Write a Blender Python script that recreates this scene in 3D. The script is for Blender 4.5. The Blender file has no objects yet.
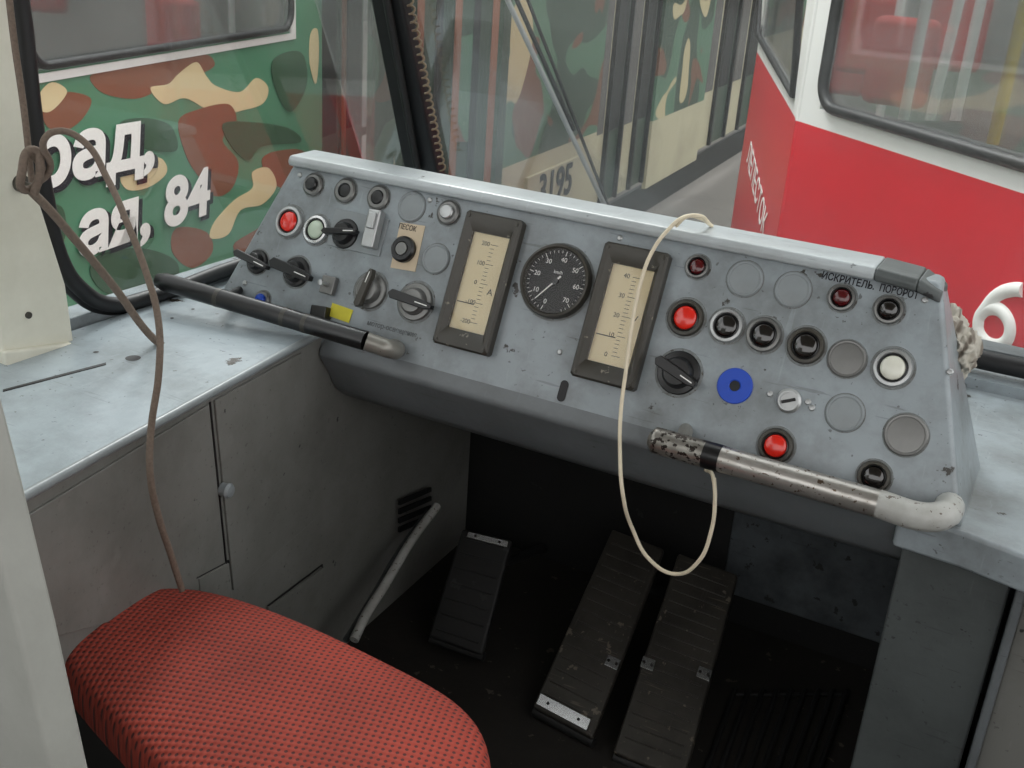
import bpy, math, bmesh, random
from mathutils import Vector, Matrix, noise
from math import sin, cos, pi, radians
random.seed(4)
scene = bpy.context.scene
try:
    scene.view_settings.view_transform = 'Standard'
except Exception:
    pass

# ------------------------------------------------------------------ camera
FPX = 1100.0
CAM = Vector((0, 0, 1.3))
PITCH, ROLL, YAW = radians(23), radians(4), radians(27)
R0 = Vector((cos(YAW), sin(YAW), 0))
FW = Vector((-sin(YAW)*cos(PITCH), cos(YAW)*cos(PITCH), -sin(PITCH)))
U0 = Vector((-sin(YAW)*sin(PITCH), cos(YAW)*sin(PITCH), cos(PITCH)))
CR = R0*cos(ROLL) + U0*sin(ROLL)
CU = U0*cos(ROLL) - R0*sin(ROLL)
cd = bpy.data.cameras.new('camera')
cam = bpy.data.objects.new('camera', cd)
scene.collection.objects.link(cam)
cd.sensor_width = 36
cd.lens = FPX/1024*36
cd.clip_start = 0.02
m = Matrix.Identity(4)
for i in range(3):
    m[i][0] = CR[i]; m[i][1] = CU[i]; m[i][2] = -FW[i]; m[i][3] = CAM[i]
cam.matrix_world = m
scene.camera = cam

def ray(px, py):
    return CR*(px-512) - CU*(py-384) + FW*FPX
def hit(px, py, P0, n):
    r = ray(px, py)
    return CAM + r*((Vector(P0)-CAM).dot(n)/r.dot(n))
X_, Y_, Z_ = Vector((1,0,0)), Vector((0,1,0)), Vector((0,0,1))
def hx(px, py, x): return hit(px, py, (x,0,0), X_)
def hy(px, py, y): return hit(px, py, (0,y,0), Y_)
def hz(px, py, z): return hit(px, py, (0,0,z), Z_)

# ------------------------------------------------------------------ materials
def newmat(name):
    mt = bpy.data.materials.new(name); mt.use_nodes = True
    nt = mt.node_tree
    return mt, nt, nt.nodes['Principled BSDF']
def rgb(r, g, b):
    f = lambda c: ((c/255+0.055)/1.055)**2.4 if c > 10 else c/255/12.92
    return (f(r), f(g), f(b), 1)
def simple(name, col, rough=0.5, metal=0.0, emis=0, bump=0, bscale=80, vary=0.12, coat=0):
    mt, nt, b = newmat(name)
    N = nt.nodes; L = nt.links
    tc = N.new('ShaderNodeTexCoord'); nz = N.new('ShaderNodeTexNoise')
    nz.inputs['Scale'].default_value = bscale; nz.inputs['Detail'].default_value = 4
    L.new(tc.outputs['Object'], nz.inputs['Vector'])
    mx = N.new('ShaderNodeMix'); mx.data_type = 'RGBA'
    mx.inputs['A'].default_value = tuple(c*(1-vary) for c in col[:3])+(1,)
    mx.inputs['B'].default_value = tuple(min(1, c*(1+vary)) for c in col[:3])+(1,)
    L.new(nz.outputs['Fac'], mx.inputs['Factor']); L.new(mx.outputs['Result'], b.inputs['Base Color'])
    b.inputs['Roughness'].default_value = rough; b.inputs['Metallic'].default_value = metal
    if coat: b.inputs['Coat Weight'].default_value = coat
    if emis:
        b.inputs['Emission Color'].default_value = col; b.inputs['Emission Strength'].default_value = emis
    if bump:
        bp = N.new('ShaderNodeBump'); bp.inputs['Strength'].default_value = bump; bp.inputs['Distance'].default_value = 0.002
        L.new(nz.outputs['Fac'], bp.inputs['Height']); L.new(bp.outputs['Normal'], b.inputs['Normal'])
    return mt
def paint(name, col, dirt, chip=(0.03,0.03,0.03,1), rough=0.42, s1=5, dirt_amt=0.6, chip_th=0.72, s2=28, bump=0.25, metal=0, speck=0.0, scratch=0.0, lo=0.42):
    mt, nt, b = newmat(name); N = nt.nodes; L = nt.links
    tc = N.new('ShaderNodeTexCoord')
    n1 = N.new('ShaderNodeTexNoise'); n1.inputs['Scale'].default_value = s1; n1.inputs['Detail'].default_value = 8; n1.inputs['Roughness'].default_value = 0.65
    r1 = N.new('ShaderNodeValToRGB'); r1.color_ramp.elements[0].position = lo; r1.color_ramp.elements[1].position = 0.75
    r1.color_ramp.elements[1].color = (dirt_amt,)*3+(1,)
    m1 = N.new('ShaderNodeMix'); m1.data_type = 'RGBA'; m1.inputs['A'].default_value = col; m1.inputs['B'].default_value = dirt
    n2 = N.new('ShaderNodeTexNoise'); n2.inputs['Scale'].default_value = s2; n2.inputs['Detail'].default_value = 6; n2.inputs['Roughness'].default_value = 0.6
    r2 = N.new('ShaderNodeValToRGB'); r2.color_ramp.elements[0].position = chip_th; r2.color_ramp.elements[1].position = chip_th+0.02
    m2 = N.new('ShaderNodeMix'); m2.data_type = 'RGBA'; m2.inputs['B'].default_value = chip
    n3 = N.new('ShaderNodeTexNoise'); n3.inputs['Scale'].default_value = 60; n3.inputs['Detail'].default_value = 3
    bp = N.new('ShaderNodeBump'); bp.inputs['Strength'].default_value = bump; bp.inputs['Distance'].default_value = 0.003
    for n in (n1, n2, n3): L.new(tc.outputs['Object'], n.inputs['Vector'])
    L.new(n1.outputs['Fac'], r1.inputs['Fac']); L.new(r1.outputs['Color'], m1.inputs['Factor'])
    L.new(n2.outputs['Fac'], r2.inputs['Fac']); L.new(r2.outputs['Color'], m2.inputs['Factor'])
    L.new(m1.outputs['Result'], m2.inputs['A'])
    last = m2
    def layer(last, sc, lo, hi, amt, col_, mpscale=None, rot=None):
        n4 = N.new('ShaderNodeTexNoise'); n4.inputs['Scale'].default_value = sc; n4.inputs['Detail'].default_value = 2
        if mpscale:
            mp = N.new('ShaderNodeMapping'); mp.inputs['Scale'].default_value = mpscale
            if rot: mp.inputs['Rotation'].default_value = rot
            L.new(tc.outputs['Object'], mp.inputs['Vector']); L.new(mp.outputs['Vector'], n4.inputs['Vector'])
        else: L.new(tc.outputs['Object'], n4.inputs['Vector'])
        r4 = N.new('ShaderNodeValToRGB'); r4.color_ramp.elements[0].position = lo; r4.color_ramp.elements[1].position = hi
        r4.color_ramp.elements[1].color = (amt,)*3+(1,)
        m4 = N.new('ShaderNodeMix'); m4.data_type = 'RGBA'; m4.inputs['B'].default_value = col_
        L.new(n4.outputs['Fac'], r4.inputs['Fac']); L.new(r4.outputs['Color'], m4.inputs['Factor']); L.new(last.outputs['Result'], m4.inputs['A'])
        return m4
    if speck: last = layer(last, 110, .70, .74, speck, chip)
    if scratch:
        last = layer(last, 30, .68, .72, scratch, chip, (.35, 5, 5), (0,.5,.25))
        last = layer(last, 26, .68, .74, scratch*.7, tuple(min(1,c*1.4) for c in col[:3])+(1,), (4, .6, .6), (.3,0,.4))
    L.new(last.outputs['Result'], b.inputs['Base Color'])
    L.new(n3.outputs['Fac'], bp.inputs['Height']); L.new(bp.outputs['Normal'], b.inputs['Normal'])
    b.inputs['Roughness'].default_value = rough; b.inputs['Metallic'].default_value = metal
    return mt

M_panel = paint('panel_paint', rgb(149,158,163), rgb(94,95,92), chip=rgb(52,49,44), rough=0.32, s1=9, dirt_amt=.85, chip_th=0.66, s2=20, speck=.6, scratch=.3)
M_stain = paint('stained_paint', rgb(134,140,142), rgb(78,76,70), rough=0.5, s1=60, dirt_amt=1, chip_th=0.6, s2=80, chip=rgb(66,62,56), lo=.3)
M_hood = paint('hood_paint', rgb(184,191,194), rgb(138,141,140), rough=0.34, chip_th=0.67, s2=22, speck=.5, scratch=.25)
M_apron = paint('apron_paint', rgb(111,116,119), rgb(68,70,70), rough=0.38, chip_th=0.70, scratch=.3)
M_desk = paint('desk_paint', rgb(163,174,180), rgb(120,127,128), chip=rgb(64,58,52), rough=0.26, s1=7, dirt_amt=.8, chip_th=0.67, s2=9, speck=.5, scratch=.15)
M_cab = paint('cabinet_paint', rgb(129,129,125), rgb(90,89,84), rough=0.40, s1=4, dirt_amt=.75, chip_th=0.70, speck=.4, scratch=.25)
M_box = paint('box_paint', rgb(86,91,91), rgb(50,52,52), rough=0.5, chip_th=0.66, speck=.6, scratch=.35)
M_foot_shaded = paint('footwell_shaded_paint', rgb(34,34,34), rgb(13,13,13), rough=0.6, chip_th=0.66)  # footwell shade is put into this dark colour
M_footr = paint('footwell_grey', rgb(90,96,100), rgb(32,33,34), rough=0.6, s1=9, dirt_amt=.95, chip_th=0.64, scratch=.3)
M_floor = paint('floor_rubber', rgb(38,35,31), rgb(14,13,12), chip=rgb(84,78,70), rough=0.75, chip_th=0.64, s1=10)  # dark rubber, deepened further to carry the footwell shade
M_pedal = paint('pedal_metal', rgb(68,65,60), rgb(30,29,27), chip=rgb(118,110,98), rough=0.42, s1=12, chip_th=0.64, s2=35, metal=.3, scratch=.5, speck=.4)
M_black = simple('black_plastic', rgb(22,22,23), 0.28, bscale=50)
M_blackm = simple('black_matte', rgb(26,26,26), 0.6)
M_rubber = simple('black_rubber', rgb(20,20,22), 0.5, bump=0.1)
M_bezel = paint('dark_bezel', rgb(64,61,54), rgb(38,36,32), rough=0.4, chip=rgb(125,120,106), chip_th=0.66, s2=40)
M_chrome = simple('chrome', rgb(210,210,210), 0.25, 0.9)
M_alu = simple('aluminium', rgb(178,180,180), 0.36, 0.7)
M_blank = paint('blank_cap_paint', rgb(142,149,152), rgb(105,108,106), rough=0.35)
M_blank2 = simple('blank_cap_metal', rgb(120,120,118), 0.35, 0.6)
M_red = simple('red_lens', rgb(215,40,28), 0.22, emis=0.06, coat=0.6)
M_dred = simple('dark_red_lens', rgb(80,14,18), 0.2, coat=0.6)
M_green = simple('green_lens', rgb(190,205,185), 0.25, coat=0.5)
M_white = simple('white_lens', rgb(225,225,212), 0.25, coat=0.5)
M_dlens = simple('dark_lens', rgb(24,20,18), 0.15, coat=1)
M_blue = simple('blue_plastic', rgb(15,70,185), 0.4)
M_yellow = simple('yellow_label', rgb(215,205,60), 0.6)
M_paper = simple('paper_label', rgb(205,188,162), 0.7)
M_cream = simple('scale_cream', rgb(230,214,174), 0.5, bscale=12)
M_ink = simple('ink', rgb(20,20,30), 0.7)
M_inkf = simple('faded_ink', rgb(92,96,98), 0.7)
M_wmark = simple('white_marking', rgb(242,242,238), 0.6)
M_cord = simple('white_cord', rgb(225,213,188), 0.6)
M_rope = simple('brown_rope', rgb(112,98,87), 0.85, bump=0.6, bscale=260, vary=0.4)
M_post = paint('post_paint', rgb(225,223,208), rgb(192,189,172), rough=0.5, chip_th=0.74)
M_part = paint('partition_paint', rgb(166,167,161), rgb(130,130,123), rough=0.5, chip_th=0.74)
M_hwhite = paint('worn_chrome', rgb(192,189,184), rgb(150,143,134), chip=rgb(104,88,74), rough=0.30, s1=18, dirt_amt=.8, chip_th=0.60, s2=130, metal=0.72, speck=.6)
M_hwhite2 = paint('worn_chrome_heavy', rgb(165,162,155), rgb(88,83,76), chip=rgb(50,44,40), rough=0.34, s1=20, dirt_amt=.95, chip_th=0.54, s2=120, metal=0.65, lo=.35)
M_hgrey = paint('grey_tube', rgb(150,148,141), rgb(112,109,101), rough=0.35, chip=rgb(70,64,58), chip_th=0.60, s2=50, metal=.4)
M_hpaint = paint('white_tube_paint', rgb(182,183,179), rgb(142,139,132), chip=rgb(100,90,80), rough=0.36, s1=14, dirt_amt=.8, chip_th=0.63, s2=110)
M_red_t = paint('tram_red', rgb(212,24,44), rgb(196,18,38), chip=rgb(170,20,34), rough=0.3, s1=2, chip_th=0.8)
M_white_t = paint('tram_white', rgb(234,234,231), rgb(214,213,207), rough=0.35, s1=2, chip_th=0.8)
M_cream_t = paint('tram_cream', rgb(182,175,148), rgb(140,133,112), rough=0.45, s1=2, chip_th=0.75, s2=6)
M_dgreen = paint('tram_dark_green', rgb(50,68,56), rgb(56,58,44), rough=0.4, s1=2, chip_th=0.8)
M_green_t = paint('tram_green', rgb(84,138,107), rgb(78,128,99), rough=0.35, s1=2, chip_th=0.85)
M_camo_dg = paint('camouflage_dark_green', rgb(56,88,64), rgb(50,80,58), rough=0.35, s1=2, chip_th=0.85)
M_brown_t = paint('tram_brown', rgb(134,86,64), rgb(114,74,56), rough=0.4, s1=2, chip_th=0.8)
M_sand_t = paint('tram_sand', rgb(222,204,160), rgb(210,192,148), rough=0.4, s1=2, chip_th=0.85)
M_inter = simple('tram_interior', rgb(150,148,140), 0.7, bscale=3, vary=0.4)
M_interd = simple('tram_interior_dark', rgb(88,86,83), 0.8, bscale=3, vary=0.3)
M_seatred = simple('seat_red_plastic', rgb(200,40,38), 0.45)
M_ypole = simple('yellow_pole', rgb(215,190,50), 0.4)
M_asph = paint('asphalt', rgb(128,122,116), rgb(98,94,90), chip=rgb(85,80,76), rough=0.9, s1=1.5, chip_th=0.66, s2=8)
M_hall = paint('hall_wall', rgb(150,150,146), rgb(120,120,116), rough=0.9, s1=0.6)
M_roof = simple('roof_lining', rgb(170,168,158), 0.8)

def camo():
    mt, nt, b = newmat('camouflage_paint'); N = nt.nodes; L = nt.links
    tc = N.new('ShaderNodeTexCoord')
    base = rgb(78,112,90)
    prev = None
    specs = [(rgb(50,70,56), 1.5, (3,7,1), 0.50), (rgb(108,74,56), 2.0, (11,2,5), 0.60), (rgb(182,170,134), 1.8, (2,9,8), 0.65)]
    for col, sc, off, th in specs:
        mp = N.new('ShaderNodeMapping'); mp.inputs['Location'].default_value = off
        nz = N.new('ShaderNodeTexNoise'); nz.inputs['Scale'].default_value = sc; nz.inputs['Detail'].default_value = 0.5
        nz.inputs['Distortion'].default_value = 0.8
        rp = N.new('ShaderNodeValToRGB'); rp.color_ramp.elements[0].position = th; rp.color_ramp.elements[1].position = th+0.004
        mx = N.new('ShaderNodeMix'); mx.data_type = 'RGBA'; mx.inputs['B'].default_value = col
        L.new(tc.outputs['Object'], mp.inputs['Vector']); L.new(mp.outputs['Vector'], nz.inputs['Vector'])
        L.new(nz.outputs['Fac'], rp.inputs['Fac']); L.new(rp.outputs['Color'], mx.inputs['Factor'])
        if prev is None: mx.inputs['A'].default_value = base
        else: L.new(prev.outputs['Result'], mx.inputs['A'])
        prev = mx
    L.new(prev.outputs['Result'], b.inputs['Base Color'])
    b.inputs['Roughness'].default_value = 0.4
    return mt
M_camo = camo()

def glass(name, haze=0.05, tint=(0.96,0.98,0.98,1), refl=1.0):
    mt = bpy.data.materials.new(name); mt.use_nodes = True
    nt = mt.node_tree; N = nt.nodes; L = nt.links; N.clear()
    out = N.new('ShaderNodeOutputMaterial'); tr = N.new('ShaderNodeBsdfTransparent'); tr.inputs['Color'].default_value = tint
    gl = N.new('ShaderNodeBsdfGlossy'); gl.inputs['Roughness'].default_value = 0.03
    df = N.new('ShaderNodeBsdfDiffuse'); df.inputs['Color'].default_value = (0.7,0.7,0.68,1)
    fr = N.new('ShaderNodeFresnel'); fr.inputs['IOR'].default_value = 1.45
    mu = N.new('ShaderNodeMath'); mu.operation = 'MULTIPLY'; mu.inputs[1].default_value = refl
    m1 = N.new('ShaderNodeMixShader'); m2 = N.new('ShaderNodeMixShader')
    tc = N.new('ShaderNodeTexCoord'); nz = N.new('ShaderNodeTexNoise'); nz.inputs['Scale'].default_value = 4; nz.inputs['Detail'].default_value = 6
    mh = N.new('ShaderNodeMath'); mh.operation = 'MULTIPLY'; mh.inputs[1].default_value = haze*2
    L.new(tc.outputs['Object'], nz.inputs['Vector']); L.new(nz.outputs['Fac'], mh.inputs[0])
    L.new(fr.outputs[0], mu.inputs[0]); L.new(mu.outputs[0], m1.inputs[0]); L.new(tr.outputs[0], m1.inputs[1]); L.new(gl.outputs[0], m1.inputs[2])
    L.new(mh.outputs[0], m2.inputs[0]); L.new(m1.outputs[0], m2.inputs[1]); L.new(df.outputs[0], m2.inputs[2])
    L.new(m2.outputs[0], out.inputs['Surface'])
    return mt
M_glassL = glass('side_window_glass', 0.015, refl=0.2)
M_glass = glass('windscreen_glass', 0.04, refl=0.4)  # diffuse haze stands in for faint reflections as well as dust
M_glass2 = glass('tram_window_glass', 0.05, tint=(0.88,0.9,0.9,1), refl=.7)
M_gglass = glass('gauge_glass', 0.01, tint=(1,1,1,1), refl=0.5)

def fabric():
    mt, nt, b = newmat('red_seat_fabric'); N = nt.nodes; L = nt.links
    tc = N.new('ShaderNodeTexCoord'); mp = N.new('ShaderNodeMapping'); mp.inputs['Rotation'].default_value = (0,0,radians(28))
    sx = N.new('ShaderNodeSeparateXYZ')
    L.new(tc.outputs['Object'], mp.inputs['Vector']); L.new(mp.outputs['Vector'], sx.inputs[0])
    outs = []
    for ax in ('X', 'Y'):
        mu = N.new('ShaderNodeMath'); mu.operation = 'MULTIPLY'; mu.inputs[1].default_value = 2*pi/0.0120
        sn = N.new('ShaderNodeMath'); sn.operation = 'SINE'
        L.new(sx.outputs[ax], mu.inputs[0]); L.new(mu.outputs[0], sn.inputs[0]); outs.append(sn)
    ml = N.new('ShaderNodeMath'); ml.operation = 'MULTIPLY'
    L.new(outs[0].outputs[0], ml.inputs[0]); L.new(outs[1].outputs[0], ml.inputs[1])
    rp = N.new('ShaderNodeValToRGB')
    rp.color_ramp.elements[0].position = 0.30; rp.color_ramp.elements[0].color = rgb(190,74,57)
    rp.color_ramp.elements[1].position = 0.65; rp.color_ramp.elements[1].color = rgb(98,48,45)
    L.new(ml.outputs[0], rp.inputs['Fac'])
    nz = N.new('ShaderNodeTexNoise'); nz.inputs['Scale'].default_value = 6; nz.inputs['Detail'].default_value = 5
    L.new(tc.outputs['Object'], nz.inputs['Vector'])
    mx = N.new('ShaderNodeMix'); mx.data_type = 'RGBA'; mx.blend_type = 'MULTIPLY'; mx.inputs['Factor'].default_value = 0.65
    L.new(rp.outputs['Color'], mx.inputs['A']); L.new(nz.outputs['Fac'], mx.inputs['B'])
    L.new(mx.outputs['Result'], b.inputs['Base Color'])
    bp = N.new('ShaderNodeBump'); bp.inputs['Strength'].default_value = 0.5; bp.inputs['Distance'].default_value = 0.002; bp.invert = True
    L.new(ml.outputs[0], bp.inputs['Height']); L.new(bp.outputs['Normal'], b.inputs['Normal'])
    b.inputs['Roughness'].default_value = 0.85
    return mt
M_fabric = fabric()

# ------------------------------------------------------------------ mesh helpers
def group(name, loc=(0,0,0)):
    e = bpy.data.objects.new(name, None); e.empty_display_size = 0.02
    e.location = loc
    scene.collection.objects.link(e)
    return e
def attach(o, parent):
    if parent is not None:
        o.parent = parent
        o.matrix_parent_inverse = Matrix.Translation(-Vector(parent.location))
    return o
def finish(bm, name, mat, parent=None, M=None, bevel=0, sharp=32, sub=0, seg=2):
    bmesh.ops.recalc_face_normals(bm, faces=bm.faces)
    for f in bm.faces: f.smooth = True
    for e in bm.edges:
        if len(e.link_faces) == 2 and e.calc_face_angle(0) > radians(sharp) and not sub: e.smooth = False
    me = bpy.data.meshes.new(name); bm.to_mesh(me); bm.free()
    o = bpy.data.objects.new(name, me); scene.collection.objects.link(o)
    me.materials.append(mat)
    if bevel:
        for p in me.polygons: p.use_smooth = True
        md = o.modifiers.new('bevel', 'BEVEL'); md.width = bevel; md.segments = seg; md.limit_method = 'ANGLE'; md.harden_normals = True
    if sub:
        md = o.modifiers.new('sub', 'SUBSURF'); md.levels = sub; md.render_levels = sub
    if M is not None: o.matrix_world = M
    attach(o, parent)
    return o
def box(name, c, s, mat, parent=None, M=None, bevel=0, rot=None):
    bm = bmesh.new(); bmesh.ops.create_cube(bm, size=1)
    mm = Matrix.Translation(Vector(c)) @ (rot.to_4x4() if rot is not None else Matrix.Identity(4)) @ Matrix.Diagonal((s[0], s[1], s[2], 1))
    bmesh.ops.transform(bm, matrix=mm, verts=bm.verts)
    return finish(bm, name, mat, parent, M, bevel)
def prism(name, pts, vec, mat, parent=None, M=None, bevel=0):
    pts = [Vector(p) for p in pts]; vec = Vector(vec)
    bm = bmesh.new()
    a = [bm.verts.new(p) for p in pts]; b = [bm.verts.new(p+vec) for p in pts]
    bm.faces.new(a); bm.faces.new(b[::-1])
    n = len(pts)
    for i in range(n): bm.faces.new((a[i], a[(i+1)%n], b[(i+1)%n], b[i]))
    return finish(bm, name, mat, parent, M, bevel)
def loft(name, A, B, mat, parent=None, bevel=0):
    bm = bmesh.new()
    a = [bm.verts.new(Vector(p)) for p in A]; b = [bm.verts.new(Vector(p)) for p in B]
    bm.faces.new(a); bm.faces.new(b[::-1]); n = len(A)
    for i in range(n): bm.faces.new((a[i], a[(i+1)%n], b[(i+1)%n], b[i]))
    return finish(bm, name, mat, parent, None, bevel)
def lathe(name, prof, mat, parent=None, M=None, seg=36, sharp=32):
    bm = bmesh.new(); rings = []
    for r, w in prof:
        if r < 1e-6: rings.append([bm.verts.new((0,0,w))])
        else: rings.append([bm.verts.new((r*cos(2*pi*i/seg), r*sin(2*pi*i/seg), w)) for i in range(seg)])
    for a, b in zip(rings, rings[1:]):
        for i in range(seg):
            j = (i+1) % seg
            if len(a) == 1 and len(b) == 1: continue
            if len(a) == 1: bm.faces.new((a[0], b[i], b[j]))
            elif len(b) == 1: bm.faces.new((a[i], a[j], b[0]))
            else: bm.faces.new((a[i], a[j], b[j], b[i]))
    return finish(bm, name, mat, parent, M, sharp=sharp)
def tube(name, pts, r, mat, parent=None, smooth=True, radii=None, caps=True):
    cu = bpy.data.curves.new(name, 'CURVE'); cu.dimensions = '3D'; cu.bevel_depth = r; cu.bevel_resolution = 5
    cu.use_fill_caps = caps; cu.resolution_u = 8
    if smooth:
        sp = cu.splines.new('BEZIER'); sp.bezier_points.add(len(pts)-1)
        for i, p in enumerate(pts):
            bp = sp.bezier_points[i]; bp.co = p; bp.handle_left_type = bp.handle_right_type = 'AUTO'
            if radii: bp.radius = radii[i]
    else:
        sp = cu.splines.new('POLY'); sp.points.add(len(pts)-1)
        for i, p in enumerate(pts):
            sp.points[i].co = tuple(p)+(1,)
            if radii: sp.points[i].radius = radii[i]
    o = bpy.data.objects.new(name, cu); scene.collection.objects.link(o); cu.materials.append(mat)
    return attach(o, parent)
def text(name, s, size, M, mat, parent=None, ext=0.0004, shear=0, off=0, align='CENTER', sx=1.0):
    cu = bpy.data.curves.new(name, 'FONT'); cu.body = s; cu.size = size; cu.extrude = ext; cu.shear = shear; cu.offset = off
    cu.align_x = align; cu.align_y = 'CENTER'
    o = bpy.data.objects.new(name, cu); scene.collection.objects.link(o); cu.materials.append(mat)
    o.matrix_world = M @ Matrix.Diagonal((sx,1,1,1)); return attach(o, parent)
def frameM(o, ex, ey, ez):
    M = Matrix.Identity(4)
    for i in range(3):
        M[i][0] = ex[i]; M[i][1] = ey[i]; M[i][2] = ez[i]; M[i][3] = o[i]
    return M
def catmull(pts, k=5):
    n = len(pts); out = []
    for i in range(n):
        p0, p1, p2, p3 = pts[(i-1)%n], pts[i], pts[(i+1)%n], pts[(i+2)%n]
        for j in range(k):
            t = j/k
            out.append(tuple(.5*((2*b)+(-a+c)*t+(2*a-5*b+4*c-d)*t*t+(-a+3*b-3*c+d)*t**3) for a,b,c,d in zip(p0,p1,p2,p3)))
    return out

# ------------------------------------------------------------------ panel frame
TH = radians(25)
E1 = Vector((1,0,0)); E2 = Vector((0, sin(TH), cos(TH))); E3 = Vector((0, -cos(TH), sin(TH)))
rs = ray(557, 282); S = CAM + rs.normalized()*1.64
PM = frameM(S, E1, E2, E3)
def uv(px, py, w=0):
    p = hit(px, py, S+E3*w, E3) - S
    return p.dot(E1), p.dot(E2)
def pw(px, py, w=0):
    return hit(px, py, S+E3*w, E3)
def at(px, py, w=0, ang=0):
    u, v = uv(px, py)
    return PM @ Matrix.Translation((u, v, w)) @ Matrix.Rotation(radians(ang), 4, 'Z')
def rad(px, py, d):
    u0, v0 = uv(px, py-d/2); u1, v1 = uv(px, py+d/2)
    return math.hypot(u1-u0, v1-v0)/2
def pyz(v, w=0):
    p = S + E2*v + E3*w
    return p.y, p.z
vT, vB = 0.108, -0.187
cx = S.x
# ------------------------------------------------------------------ console
con = group('control_console')
def end(sign):
    L = []
    def add(y, z, hw): L.append((cx+sign*hw, y, z))
    y, z = pyz(vB); add(y, z, .62)
    y, z = pyz(vT); add(y, z, .522)
    add(y+0.055, z-0.004, .520)
    add(y+0.075, z-0.06, .53)
    add(1.56, 0.60, .63); add(1.40, 0.585, .63)
    return L
loft('panel_body', end(-1), end(1), M_panel, con, bevel=0.008)
y0, z0 = pyz(vT, 0)
lip = [(-0.004, -0.014), (-0.018, -0.010), (-0.019, -0.001), (-0.013, 0.006), (0.05, 0.006), (0.062, 0.0), (0.062,-0.012)]
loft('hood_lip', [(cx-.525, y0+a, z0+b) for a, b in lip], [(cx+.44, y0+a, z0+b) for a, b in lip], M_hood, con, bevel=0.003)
loft('hood_lip_end', [(cx+.44, y0+a, z0+b) for a, b in lip], [(cx+.495, y0+a, z0+b-.004) for a, b in lip], M_box, con, bevel=0.003)
lip2 = [(a*0.8, b*0.8-0.004) for a, b in lip]
loft('hood_lip_corner', [(cx+.495, y0+a, z0+b-.004) for a, b in lip], [(cx+.526, y0+a, z0+b-0.012) for a, b in lip2], M_box, con, bevel=0.003)
XL, XR = -1.035, -0.10
yb, zb = pyz(vB)
apr = [(yb+.02, zb+.03), (yb-.006, zb-.002), (yb-.008, zb-.012), (yb, zb-.024), (yb+.02, zb-.055), (yb+.036, zb-.085), (yb+.06, zb-.105), (yb+.10, zb-.115), (1.90, zb-.125), (1.90, zb+.0)]
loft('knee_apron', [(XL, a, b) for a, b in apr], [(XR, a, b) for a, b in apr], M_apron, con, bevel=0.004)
T_ = at(563,391)
prism('slot', [(.0065*cos(a_)*1.0, (.0095 if sin(a_)>0 else -.0095)+.0065*sin(a_), .0003) for a_ in [2*pi*k/20+.01 for k in range(20)]], (0,0,.001), M_rubber, con, T_)
for (px, py) in [(300,175),(620,238),(950,372),(955,500),(245,283),(808,402),(770,394),(812,408),(660,440),(430,200),(925,300),(560,352)]:
    lathe('screw', [(0.0045,0),(0.0045,0.001),(0.003,0.0025),(0,0.003)], M_alu, con, at(px,py), seg=14)
text('label_text', 'ИСКРИТЕЛЬ.', 0.0135, at(848,281,0.0005,-1), M_ink, con, ext=0.0002, sx=0.82, off=.0003)
text('label_text', 'ПОВОРОТ', 0.0135, at(899,292,0.0005,-1), M_ink, con, ext=0.0002, sx=0.75, off=.0003)
text('label_text', 'ПЕСОК', 0.012, at(408,228,0.0018), M_ink, con, ext=0.0002, sx=0.8)
text('label_text', 'мотор-освещение', 0.012, at(392,329,0.0005,0), M_inkf, con, ext=0.0002, sx=0.9)

def stain(g, R, T, k=1.13):
    lathe('stained_rim', [(R*k,0.0002),(R*k*.98,0.0006),(R*.9,0.0007)], M_stain, g, T, seg=40)
def lamp(name, px, py, d, lens, ring=M_alu, dome=0.3):
    g = group(name, pw(px, py)); R = rad(px, py, d)
    T = at(px, py)
    stain(g, R, T)
    lathe('ring', [(R,-0.002),(R,0.003),(R*.93,0.0065),(R*.78,0.007),(R*.72,0.004)], ring, g, T)
    lathe('inner_ring', [(R*.74,0.0),(R*.74,0.005),(R*.66,0.006),(R*.62,0.003)], M_black, g, T)
    r = R*.63
    lathe('lens', [(r,0.002),(r,0.004)]+[(r*cos(a), 0.004+r*dome*sin(a)) for a in [pi/2*k/6 for k in range(1,6)]]+[(0,0.004+r*dome)], lens, g, T, sharp=60)
def cap(px, py, d, mat=M_blank):
    g = group('blanking_cap', pw(px, py)); R = rad(px, py, d)
    stain(g, R, at(px,py), 1.06)
    lathe('disc', [(R,-0.002),(R,0.0015),(R*.94,0.003),(R*.86,0.0028),(R*.83,0.0018),(R*.5,0.0022),(0,0.0024)], mat, g, at(px,py))
def pushb(name, px, py, d, capmat, ringmat=M_blank2, h=0.012):
    g = group(name, pw(px, py)); R = rad(px, py, d); T = at(px,py)
    stain(g, R, T)
    lathe('collar', [(R,-0.002),(R,0.004),(R*.85,0.006),(R*.6,0.006)], ringmat, g, T)
    lathe('button_cap', [(R*.6,0.0),(R*.6,h-0.002),(R*.5,h),(0,h+0.001)], capmat, g, T)
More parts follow.
